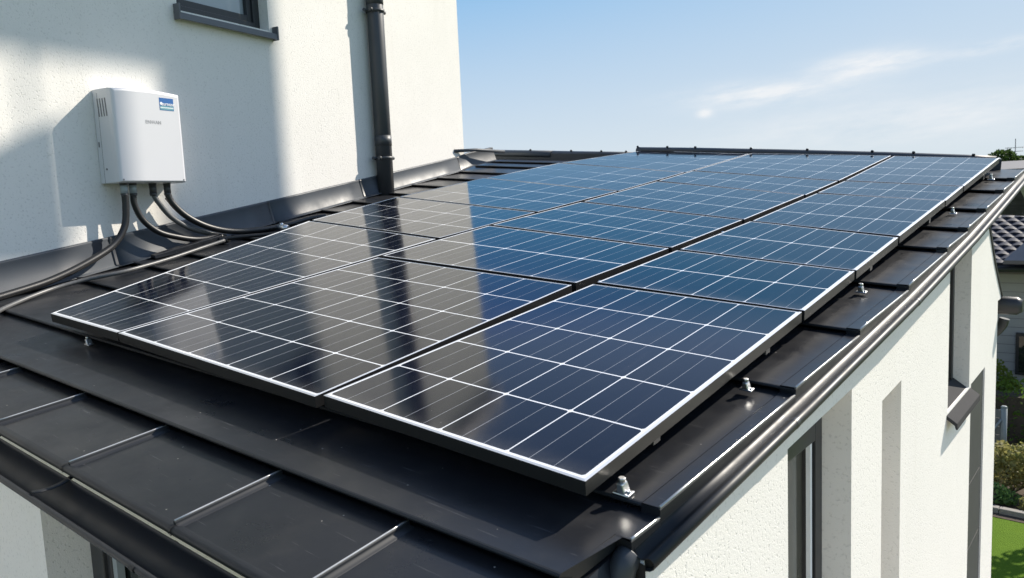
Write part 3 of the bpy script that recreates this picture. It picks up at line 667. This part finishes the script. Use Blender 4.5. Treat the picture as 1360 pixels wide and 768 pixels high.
for (u, v, lab, s) in ((.012, .16, 'largest silver clamp beside the front right panel corner', 1.05), (.012, .985, 'silver clamp on the second roof step beside the front right panel', .95), (.012, 2.33, 'silver clamp beside the gap between the second and third side panels', 1.0), (.008, 4.42, 'small silver clamp beside the fourth side panel edge', 1.0), (-.005, 5.98, 'farthest silver clamp just below the ridge at the right panel edge', 1.1)):
    clamp(u, v, HR-.006 if v > .3 else HR, lab, s)
for (u, v, lab) in ((-1.02, 1.68, 'silver middle clamp in the black gap beside the second side panel'), (-.952, 2.95, 'silver middle clamp in the black gap farther up the roof'), (-2.50, 1.62, 'small silver clamp in the gap near the pipe reflection')):
    clamp(u-.01, v, -.045, lab, .8)
clamp(-2.80, -.035, -.105, 'bent silver bracket under the front left panel corner', .9)

# ------------------------------------------------------------------ inverter and cables
inv = thing('solar_inverter', 'white wall mounted inverter box with a small blue sticker on the rendered wall', 'inverter', wl(1.11, .95, .1))
IT0, IT1, IZ0, IZ1, IO = .838, 1.385, .955, 1.585, .20
ib = MB(); nseg = 8
def inv_ring(o, ins, crown):
    pts = []
    for k in range(nseg+1):
        s = k/nseg; t = IT0+ins+(IT1-IT0-2*ins)*s; pts.append(wl(t, IZ1-ins+crown*(1-(2*s-1)**2), o))
    for k in range(nseg+1):
        s = 1-k/nseg; pts.append(wl(IT0+ins+(IT1-IT0-2*ins)*s, IZ0+ins*.6, o))
    return list(reversed(pts))
ib.sweep([inv_ring(.002, .0, .010), inv_ring(.150, .0, .012), inv_ring(.185, .004, .014), inv_ring(.197, .012, .014), inv_ring(IO, .024, .012)], True, True, 0, False)
for tt in (.86,): pass
ibo = ib.build('casing', M['casing'], inv, .006)
for k in range(4):
    v_ = MB(); a = .052+.026*k; v_.hexa([wl(IT0-.0015, 1.40, a), wl(IT0+.004, 1.40, a), wl(IT0+.004, 1.40, a+.010), wl(IT0-.0015, 1.40, a+.010), wl(IT0-.0015, 1.52, a-.008), wl(IT0+.004, 1.52, a-.008), wl(IT0+.004, 1.52, a+.002), wl(IT0-.0015, 1.52, a+.002)]); v_.build('vent_slot', M['vent'], ibo)
v_ = MB(); v_.tube([wl(IT0+.004, 1.05, .08), wl(IT0-.004, 1.05, .08)], .007, 10); v_.build('screw', M['vent'], ibo)
v_ = MB(); v_.box(wl(IT0-.0015, 1.20, .018), WT*.004, WN*.012, (0, 0, .035)); v_.build('catch', M['vent'], ibo)
for tt, zz_ in ((IT0+.03, IZ0+.02), (IT1-.03, IZ0+.02)):
    v_ = MB(); v_.tube([wl(tt, zz_, IO-.01), wl(tt, zz_, IO+.0015)], .006, 10); v_.build('screw', M['vent'], ibo)
v_ = MB(); v_.box(wl(IT0-.0008, IZ0+.004, .048), Vector((0, 0, .60)), WN*.0025, WT*.002); v_.build('cover_joint', M['vent'], ibo)
# sticker
st = MB(); def_o = IO+.0012
def q4(t0, t1, z0, z1, o): return [wl(t0, z0, o), wl(t1, z0, o), wl(t1, z1, o), wl(t0, z1, o)]
ST0, ST1, SZ0, SZ1 = 1.205, 1.322, 1.462, 1.548
st.hexa(q4(ST0, ST1, SZ0, SZ1, IO-.001) + q4(ST0, ST1, SZ0, SZ1, def_o), 0)
st.face(q4(ST0+.004, ST1-.004, SZ0+.004, SZ0+.030, def_o+.0006), 1); st.face(q4(ST0+.004, ST1-.004, SZ0+.016, SZ0+.021, def_o+.0012), 2)
sto = st.build('label_sticker', [M['stickerblue'], M['stickerteal'], M['white']], inv)
def text_mesh(txt, size, t_, z_, o_, mat, name, parent, extr=.0004):
    cu = bpy.data.curves.new(name, 'FONT'); cu.body = txt; cu.size = size; cu.align_x = 'CENTER'; cu.align_y = 'CENTER'; cu.extrude = extr; cu.offset = size*.012
    ob = bpy.data.objects.new(name, cu); COL.objects.link(ob)
    bpy.context.view_layer.update()
    me = bpy.data.meshes.new_from_object(ob.evaluated_get(bpy.context.evaluated_depsgraph_get()))
    bpy.data.objects.remove(ob)
    o2 = bpy.data.objects.new(name, me); COL.objects.link(o2); me.materials.append(mat)
    mx = Matrix((( WT.x, 0, WN.x, 0), (WT.y, 0, WN.y, 0), (0, 1, 0, 0), (0, 0, 0, 1))); mx.translation = wl(t_, z_, o_)
    me.transform(mx); put(o2, parent); return o2
text_mesh('eurnosr', .034, (ST0+ST1)/2+.010, 1.506, def_o+.0012, M['white'], 'sticker_text', sto)
b = MB(); b.tube([wl(ST0+.014, 1.508, def_o), wl(ST0+.014, 1.508, def_o+.0012)], .011, 14); b.build('sticker_emblem', M['white'], sto)
text_mesh('ENWAN', .034, 1.142, 1.372, IO+.0008, M['greyprint'], 'name_print', ibo)
# glands
G = [(.925, .115, True), (1.005, .10, True), (1.165, .10, False), (1.285, .10, False)]
for t_, o_, clear in G:
    z0 = IZ0+.005
    b = MB(); m_ = 1 if clear else 0
    b.tube([wl(t_, z0, o_), wl(t_, z0-.02, o_)], .026, 12, 0); b.tube([wl(t_, z0-.02, o_), wl(t_, z0-.075, o_)], .024, 14, m_); b.tube([wl(t_, z0-.075, o_), wl(t_, z0-.095, o_)], [.026, .022], 12, 0)
    b.build('cable_gland', [M['gland'], M['gland_clear']], inv)
def cable(pts, r, lab, mat='cable'):
    b = MB(); b.tube(smooth_path(pts, 8), r*1.1, 12); return tag(b.build('cable', M[mat]), lab, 'cable', 'cables running from the inverter over the roof')
def onroof(u, v, r): return rf(u, v, -.104+r)
cable([wl(.925, .895, .115), wl(.925, .80, .115), wl(.90, .66, .115), wl(.80, .54, .12), wl(.60, .445, .14), wl(.33, .355, .16), wl(.05, .30, .18), wl(-.3, .245, .2), wl(-.8, .17, .22)], .021, 'thick black cable from the leftmost gland curving left along the flashing')
cable([wl(1.005, .895, .10), wl(1.005, .81, .10), wl(1.05, .70, .11), wl(1.15, .61, .13), wl(1.28, .565, .15), wl(1.45, .535, .17), wl(1.62, .545, .20)], .019, 'black cable from the second gland curving right to the grey duct')
cable([wl(1.165, .88, .10), wl(1.19, .82, .11), wl(1.28, .71, .12), wl(1.42, .625, .13), wl(1.60, .57, .14), wl(1.72, .545, .17)], .017, 'grey black cable from the third gland ending behind the duct', 'cable_grey')
cable([wl(1.285, .88, .10), wl(1.31, .81, .11), wl(1.40, .71, .14), wl(1.55, .625, .18), wl(1.75, .578, .22), wl(2.02, .575, .26), wl(2.30, .605, .30), wl(2.48, .64, .34), wl(2.62, .655, .40)], .021, 'thick black cable from the rightmost gland sweeping right along the flashing')
cable([wl(1.29, .85, .075), wl(1.37, .76, .085), wl(1.50, .66, .10), wl(1.66, .60, .13), wl(1.80, .565, .18)], .012, 'thin black cable tucked behind the rightmost thick one')
cable([onroof(-3.75, -.17, .012), onroof(-3.93, .0, .012), onroof(-4.10, .28, .014), onroof(-4.13, .50, .020), onroof(-4.06, .74, .03), onroof(-4.18, 1.10, .018), onroof(-4.28, 1.42, .022), onroof(-4.32, 1.62, .03)], .012, 'long grey cable lying on the roof beside the wedge shaped panel', 'cable_grey')
cable([onroof(-4.40, 1.62, .03), onroof(-4.30, 1.78, .03), onroof(-4.22, 1.92, .022), onroof(-4.10, 2.03, .02), onroof(-3.9, 2.1, .02)], .013, 'short black cable going under the panel edge from the duct')
d_ = MB()
def duct_sec(u, v, hgt): return [rf(u-.035, v, -.106), rf(u-.03, v, -.106+hgt), rf(u+.03, v, -.106+hgt), rf(u+.035, v, -.106)]
d_.sweep([duct_sec(-4.40, 1.10, .028), duct_sec(-4.41, 1.35, .045), duct_sec(-4.43, 1.66, .062)], True, True, 0, False)
tag(d_.build('cable_duct', M['roof'], None, .005), 'dark metal cable duct on the roof where the cables meet', 'duct')
for k, (v, u) in enumerate(((1.66, -4.42), (2.16, -4.36))):
    b = MB(); b.tube([rf(u-.05, v, -.085), rf(u+.02, v, -.085), rf(u+.06, v+.02, -.085)], [.026, .030, .022], 10); b.tube([rf(u, v, -.085), rf(u, v, -.045)], .014, 8)
    tag(b.build('cable_connector', M['cable'] if k == 0 else M['steel']), ('black plug connector at the end of the cable duct', 'silver cable connector at the upper edge of the wedge panel')[k], 'connector')

# ------------------------------------------------------------------ garden and neighbours
def leaf_mat(name, c0, c1):
    m, nt, b = new_mat(name); oi = noise(nt, 3.5, 4); n2 = noise(nt, 40, 1)
    c = mixc(nt, mth(nt, 'ADD', mth(nt, 'MULTIPLY', oi, .6), mth(nt, 'MULTIPLY', n2, .4)), c0, c1)
    nt.links.new(c, b.inputs['Base Color']); b.inputs['Roughness'].default_value = 0.55; b.inputs['Specular IOR Level'].default_value = .3
    tr_ = nt.nodes.new('ShaderNodeBsdfTranslucent'); nt.links.new(c, tr_.inputs[0]); mx = nt.nodes.new('ShaderNodeMixShader'); mx.inputs[0].default_value = .45
    nt.links.new(b.outputs[0], mx.inputs[1]); nt.links.new(tr_.outputs[0], mx.inputs[2]); nt.links.new(mx.outputs[0], nt.nodes['Material Output'].inputs[0]); return m
M['hedge'] = leaf_mat('hedge_leaf', (.05, .11, .014), (.19, .30, .045))
M['yellowleaf'] = leaf_mat('yellow_green_leaf', (.10, .15, .02), (.22, .27, .05))
M['redleaf'] = leaf_mat('ochre_leaf', (.19, .27, .06), (.45, .33, .16))
M['brightleaf'] = leaf_mat('bright_leaf', (.12, .24, .06), (.24, .38, .12))
M['treeleaf'] = leaf_mat('tree_leaf', (.025, .055, .012), (.08, .13, .03))
M['bark'] = plain('bark', (.09, .07, .05), .9, nscale=20, var=.4, bmp=.6)
def leaves(mb, blobs, n, size):
    tot = sum(b[1][0]*b[1][1]*b[1][2] for b in blobs)
    for (c, r) in blobs:
        for _ in range(max(10, int(n*r[0]*r[1]*r[2]/tot))):
            while True:
                p = Vector((random.uniform(-1, 1), random.uniform(-1, 1), random.uniform(-1, 1)))
                if .25 < p.length < 1: break
            if p.length < .7 and random.random() < .5: p = p.normalized()*random.uniform(.7, 1.04)
            p = Vector((c[0]+p.x*r[0], c[1]+p.y*r[1], c[2]+p.z*r[2]))
            a = Vector((random.gauss(0, 1), random.gauss(0, 1), random.gauss(0, .7))).normalized(); b_ = a.cross(Vector((random.gauss(0, 1), random.gauss(0, 1), random.gauss(0, 1)))).normalized()
            s = size*random.uniform(.6, 1.4)
            mb.face([p-a*s, p-b_*s*.45, p+a*s, p+b_*s*.45])
def plant(name, lab, cat, base, blobs, n, size, mat, trunk=None, group=None, stems=True):
    t = thing(name, lab, cat, base, group)
    mb = MB(); leaves(mb, blobs, n, size); mb.build('crown' if trunk else 'foliage', M[mat], t)
    s = MB(); base = Vector(base)
    if trunk:
        s.tube([base, base+Vector((.05, .03, trunk*.5)), base+Vector((0, 0, trunk))], [.16, .12, .07], 8)
        for c, r in blobs: s.tube([base+Vector((0, 0, trunk*.6)), (base+Vector((0, 0, trunk*.9))).lerp(Vector(c), .5), c], [.08, .05, .02], 6)
        s.build('trunk', M['bark'], t)
    else:
        for c, r in blobs: s.tube([base, base.lerp(Vector(c), .6)+Vector((0, 0, .05)), c], [.015, .010, .004], 5)
        s.build('stems', M['bark'], t)
    return t
# bed edging stones
ek = MB(); pa, pb = Vector((-4, 10.10, GROUND)), Vector((2.5, 9.66, GROUND)); n = 14
for k in range(n):
    a, b_ = pa.lerp(pb, k/n), pa.lerp(pb, (k+.985)/n); dx = (pb-pa).normalized(); nn = Vector((-dx.y, dx.x, 0))
    ek.hexa([a-nn*.0, b_-nn*.0, b_+nn*.10, a+nn*.10, a+Vector((0, 0, .075)), b_+Vector((0, 0, .075)), b_+nn*.10+Vector((0, 0, .075)), a+nn*.10+Vector((0, 0, .075))])
M['edging'] = plain('edging_stone', (.30, .28, .25), .9, nscale=14, bmp=.4)
tag(ek.build('bed_edging', M['edging'], None, .008), 'low grey stone edging between the lawn and the planting bed', 'edging')
plant('green_perennial', 'small bright green plant at the front of the bed by the edging', 'plant', (-.36, 10.22, GROUND), [((-.36, 10.22, GROUND+.14), (.17, .14, .14)), ((-.22, 10.25, GROUND+.11), (.12, .12, .11))], 420, .034, 'brightleaf')
plant('ochre_shrub', 'rusty green rounded shrub in the bed behind the small bright plant', 'shrub', (-.24, 10.75, GROUND), [((-.30, 10.75, GROUND+.36), (.34, .3, .32)), ((-.08, 10.8, GROUND+.42), (.3, .28, .30)), ((-.42, 10.85, GROUND+.48), (.2, .2, .2)), ((.22, 10.7, GROUND+.3), (.28, .25, .28))], 2600, .036, 'redleaf')
plant('dark_perennial', 'low dull plant at the right end of the visible bed', 'plant', (.06, 10.1, GROUND), [((.06, 10.1, GROUND+.10), (.16, .13, .10))], 260, .03, 'redleaf')
hb = MB(); blobs = []
for k in range(26):
    x = -5.5+k*.36; blobs.append(((x, 12.6+random.uniform(-.05, .05), GROUND+.42), (.36, .42, .48))); blobs.append(((x+.1, 12.6+random.uniform(-.06, .06), GROUND+.95+random.uniform(-.05, .03)), (.33, .36, .30)))
hedge = thing('hedge', 'clipped dark green hedge across the garden behind the grey fence', 'hedge', (-.5, 12.6, GROUND))
leaves(hb, blobs, 17000, .035); hb.build('foliage', M['hedge'], hedge)
hb = MB(); hb.box((-5.6, 12.42, GROUND), (9.2, 0, 0), (0, .36, 0), (0, 0, .95)); hb.build('branches', M['bark'], hedge)
plant('yellow_shrub', 'yellow green shrub showing above the hedge in front of the grey house', 'shrub', (-.95, 13.2, GROUND), [((-.95, 13.2, GROUND+1.0), (.42, .3, .42)), ((-.72, 13.15, GROUND+.92), (.3, .25, .3)), ((-.62, 13.25, GROUND+.75), (.3, .3, .3))], 1700, .04, 'yellowleaf')
plant('slender_shrub', 'taller light green shrub peeking past the wall corner before the grey siding', 'shrub', (-1.25, 13.35, GROUND), [((-1.12, 13.35, GROUND+1.9), (.26, .22, .26)), ((-1.2, 13.35, GROUND+1.5), (.26, .22, .3))], 900, .04, 'yellowleaf')
# fence panel with post
M['fence'] = plain('grey_fence', (.16, .17, .18), .7, nscale=12, bmp=.2)
M['fencepost'] = plain('galvanised_post', (.26, .29, .30), .5, nscale=12)
fe = thing('garden_fence', 'low grey fence panel with a pale metal post before the hedge', 'fence', (-.42, 11.4, GROUND))
b = MB()
for k in range(7): b.box((-3.4, 11.38, GROUND+.12+k*.125), (2.94, 0, 0), (0, .02, 0), (0, 0, .118))
b.build('fence_panel', M['fence'], fe)
b = MB(); b.tube([(-.44, 11.40, GROUND), (-.44, 11.40, GROUND+1.03)], .042, 12); b.tube([(-.44, 11.40, GROUND+1.03), (-.44, 11.40, GROUND+1.05)], [.047, .03], 12); b.build('fence_post', M['fencepost'], fe)
b = MB(); b.tube([(-.47, 11.36, GROUND+.85), (-.85, 11.34, GROUND+.2)], .016, 8); b.build('fence_brace', M['fencepost'], fe)
for k, (x, h_) in enumerate(((-.52, .62), (-.46, .5))): pass
# grey neighbour
def siding():
    m, nt, b = new_mat('grey_siding'); tc = nt.nodes.new('ShaderNodeTexCoord'); sp = nt.nodes.new('ShaderNodeSeparateXYZ'); nt.links.new(tc.outputs['Object'], sp.inputs[0])
    f = mth(nt, 'FRACT', mth(nt, 'MULTIPLY', sp.outputs[2], 6.6)); n = noise(nt, 5, 4, stretch=(1, 1, 6))
    c = mixc(nt, n, (.34, .345, .355), (.42, .425, .43)); c = mixc(nt, mth(nt, 'LESS_THAN', f, .07), c, (.2, .2, .205)); nt.links.new(c, b.inputs['Base Color']); bump(nt, b, f, .5, .02); b.inputs['Roughness'].default_value = .7; return m
M['siding'] = siding()
M['tile'] = plain('dark_roof_tile', (.035, .038, .055), .65, nscale=6, spec=.3, var=.35)
M['plank'] = plain('grey_brown_roof', (.13, .115, .11), .55, nscale=6, var=.2)
nb = thing('neighbour_house', 'grey sided neighbouring house with a dark tiled roof beyond the hedge', 'house', (-1, 15, GROUND))
b = MB(); b.box((-6, 14, GROUND), (6.2, 0, 0), (0, 1.9, 0), (0, 0, 2.86)); b.build('wall', M['siding'], nb)
b = MB(); b.box((-.60, 13.94, -2.62), (.7, 0, 0), (0, .06, 0), (0, 0, .72)); wn_ = b.build('window', M['win_frame'], nb, .005)
b = MB(); b.box((-.55, 13.93, -2.57), (.6, 0, 0), (0, .009, 0), (0, 0, .62)); b.build('glass_pane', M['glass'], wn_)
# tiled roof with real tile courses
b = MB(); ny, nx_ = 12, 32; y0, z0, y1, z1 = 13.45, -.70, 15.3, .04
dr = Vector((0, y1-y0, z1-z0)); nrm = Vector((0, -(z1-z0), y1-y0)).normalized()
b.hexa([(-6.2, y0, z0-.06), (.3, y0, z0-.06), (.3, y1, z1-.06), (-6.2, y1, z1-.06), (-6.2, y0, z0), (.3, y0, z0), (.3, y1, z1), (-6.2, y1, z1)])
tw = 6.5/nx_
for j in range(ny):
    for i in range(nx_):
        x0 = -6.2+i*tw+(tw/2 if j % 2 else 0)
        pts0 = []; pts1 = []
        for k in range(5):
            s = k/4; hh = .028*math.sin(math.pi*s)+.022
            p = Vector((x0+tw*s, y0, z0)) + dr*(j/ny); pts0.append(p+nrm*hh); pts1.append(Vector((x0+tw*s, y0, z0)) + dr*((j+1.05)/ny)+nrm*(hh-.02))
        b.sweep([pts0, pts1], False, False, 0, True); b.face([p-nrm*.03 for p in reversed(pts0)] + pts0)
ro = b.build('roof', M['tile'], nb)
b = MB(); b.tube([(-6.2, 13.40, -.76), (.3, 13.40, -.76)], .05, 8); b.build('gutter', M['win_frame'], nb)
b = MB(); b.box((-6.2, 13.47, -.84), (6.5, 0, 0), (0, .5, 0), (0, 0, .03)); b.build('soffit', M['plank'], nb)
b = MB(); b.hexa([(-.72, 13.2, -.66), (.5, 13.2, -.66), (.5, 15.0, .06), (-.10, 15.0, .06), (-.72, 13.2, -.60), (.5, 13.2, -.60), (.5, 15.0, .12), (-.10, 15.0, .12)]); b.build('porch_roof', M['plank'], nb)
# beige house behind
bh = thing('beige_house', 'shaded tan house wall seen just beneath the far end of the side gutter', 'house', (0, 18, GROUND))
b = MB(); b.box((-4, 17.5, GROUND), (4.3, 0, 0), (0, 6, 0), (0, 0, 4.42)); b.build('wall', M['wood_tan'], bh)
b = MB(); b.hexa([(-4.4, 17.0, .78), (.6, 17.0, .78), (.6, 20.5, 1.02), (-4.4, 20.5, 1.02), (-4.4, 17.0, .90), (.6, 17.0, .90), (.6, 20.5, 1.12), (-4.4, 20.5, 1.12)]); b.build('roof', M['plank'], bh)
tlm = MB(); bl = []
for k in range(70):
    x = -110+k*2.4+random.uniform(-.6, .6); h_ = random.uniform(2.9, 4.3); bl.append(((x, 74+random.uniform(-3, 3), GROUND+h_*.5), (random.uniform(1.4, 2.2), 1.5, h_*.5)))
leaves(tlm, bl, 11000, .32)
o = tlm.build('distant_trees', M['hedge']); o['kind'] = 'stuff'
# tree and aerial on the skyline
plant('garden_tree', 'leafy green tree on the skyline behind the far roof corner', 'tree', (-2.6, 30, GROUND), [((-2.9, 30, 1.2), (.55, .5, .50)), ((-2.45, 30.1, 1.1), (.5, .5, .4)), ((-2.0, 30, .8), (.5, .5, .4)), ((-2.7, 30, .4), (.9, .7, .6)), ((-1.4, 30, .6), (.6, .5, .45))], 5200, .085, 'treeleaf', trunk=3.6)
an = MB(); ax, ay = -2.58, 30.5
an.tube([(ax, ay, GROUND), (ax, ay, 2.05)], .014, 6)
for z, hw in ((1.28, .0), (1.75, .30), (1.62, .22)):
    if hw: an.tube([(ax-hw, ay, z), (ax+hw, ay+.05, z)], .010, 6)
for x in (-.22, 0, .22): an.tube([(ax+x, ay-.1, 1.72), (ax+x, ay+.1, 1.78)], .008, 5)
tag(an.build('tv_antenna', M['grey_metal']), 'thin rooftop aerial mast standing against the sky behind the tree', 'antenna')
plant('lawn_shade_tree', 'unseen small round tree added to shade the near lawn', 'tree', (1.95, 11.6, GROUND), [((1.9, 11.6, -.7), (.9, .8, .8)), ((2.4, 11.4, -.3), (.8, .8, .7)), ((1.5, 11.9, -.2), (.5, .5, .5)), ((2.6, 12.2, -.7), (.8, .8, .7))], 3800, .07, 'treeleaf', trunk=2.0)  # out of view, added to throw its shade on the near lawn
# added unseen boards on a post, shaped to throw the house wall shadows
S = Vector((.66, 1.77, 0)); sD = 8.0; dz = 1.45*sD
def sp3(t, z, o=0): return WA + WT*t + S*sD + WN*o + Vector((0, 0, z))
bb = thing('wall_shadow_blocker', 'unseen blank boards on a wide post added to shade the house wall', 'shadow blocker', sp3(2.0, GROUND))
b = MB(); zb = 1.97+dz
b.hexa([sp3(1.58, GROUND, -.15), sp3(2.385, GROUND, -.15), sp3(2.385, GROUND, .15), sp3(1.58, GROUND, .15), sp3(1.58, zb, -.15), sp3(2.385, zb, -.15), sp3(2.385, zb, .15), sp3(1.58, zb, .15)]); b.build('mast', M['grey_metal'], bb)  # added upright, casts the vertical shade band on the wall
b = MB(); b.hexa([sp3(-2.6, zb+.002, -.15), sp3(2.385, zb+.002, -.15), sp3(2.385, zb+.002, .15), sp3(-2.6, zb+.002, .15), sp3(-2.6, zb+1.45, -.15), sp3(2.385, zb+1.45, -.15), sp3(2.385, zb+1.45, .15), sp3(-2.6, zb+1.45, .15)]); b.build('upper_shadow_board', M['grey_metal'], bb)
b = MB(); b.hexa([sp3(-.9, .50+dz, -.05), sp3(.53, .50+dz, -.05), sp3(.53, .50+dz, .05), sp3(-.9, .50+dz, .05), sp3(-.9, .36+dz+.25, -.05), sp3(.53, 1.33+dz, -.05), sp3(.53, 1.33+dz, .05), sp3(-.9, .36+dz+.25, .05)]); b.build('lower_shadow_board', M['grey_metal'], bb)
for t_ in (.05, .4):
    b = MB(); b.tube([sp3(t_, 1.0+dz), sp3(t_, zb+.01)], .015, 6); b.build('hanger', M['grey_metal'], bb)
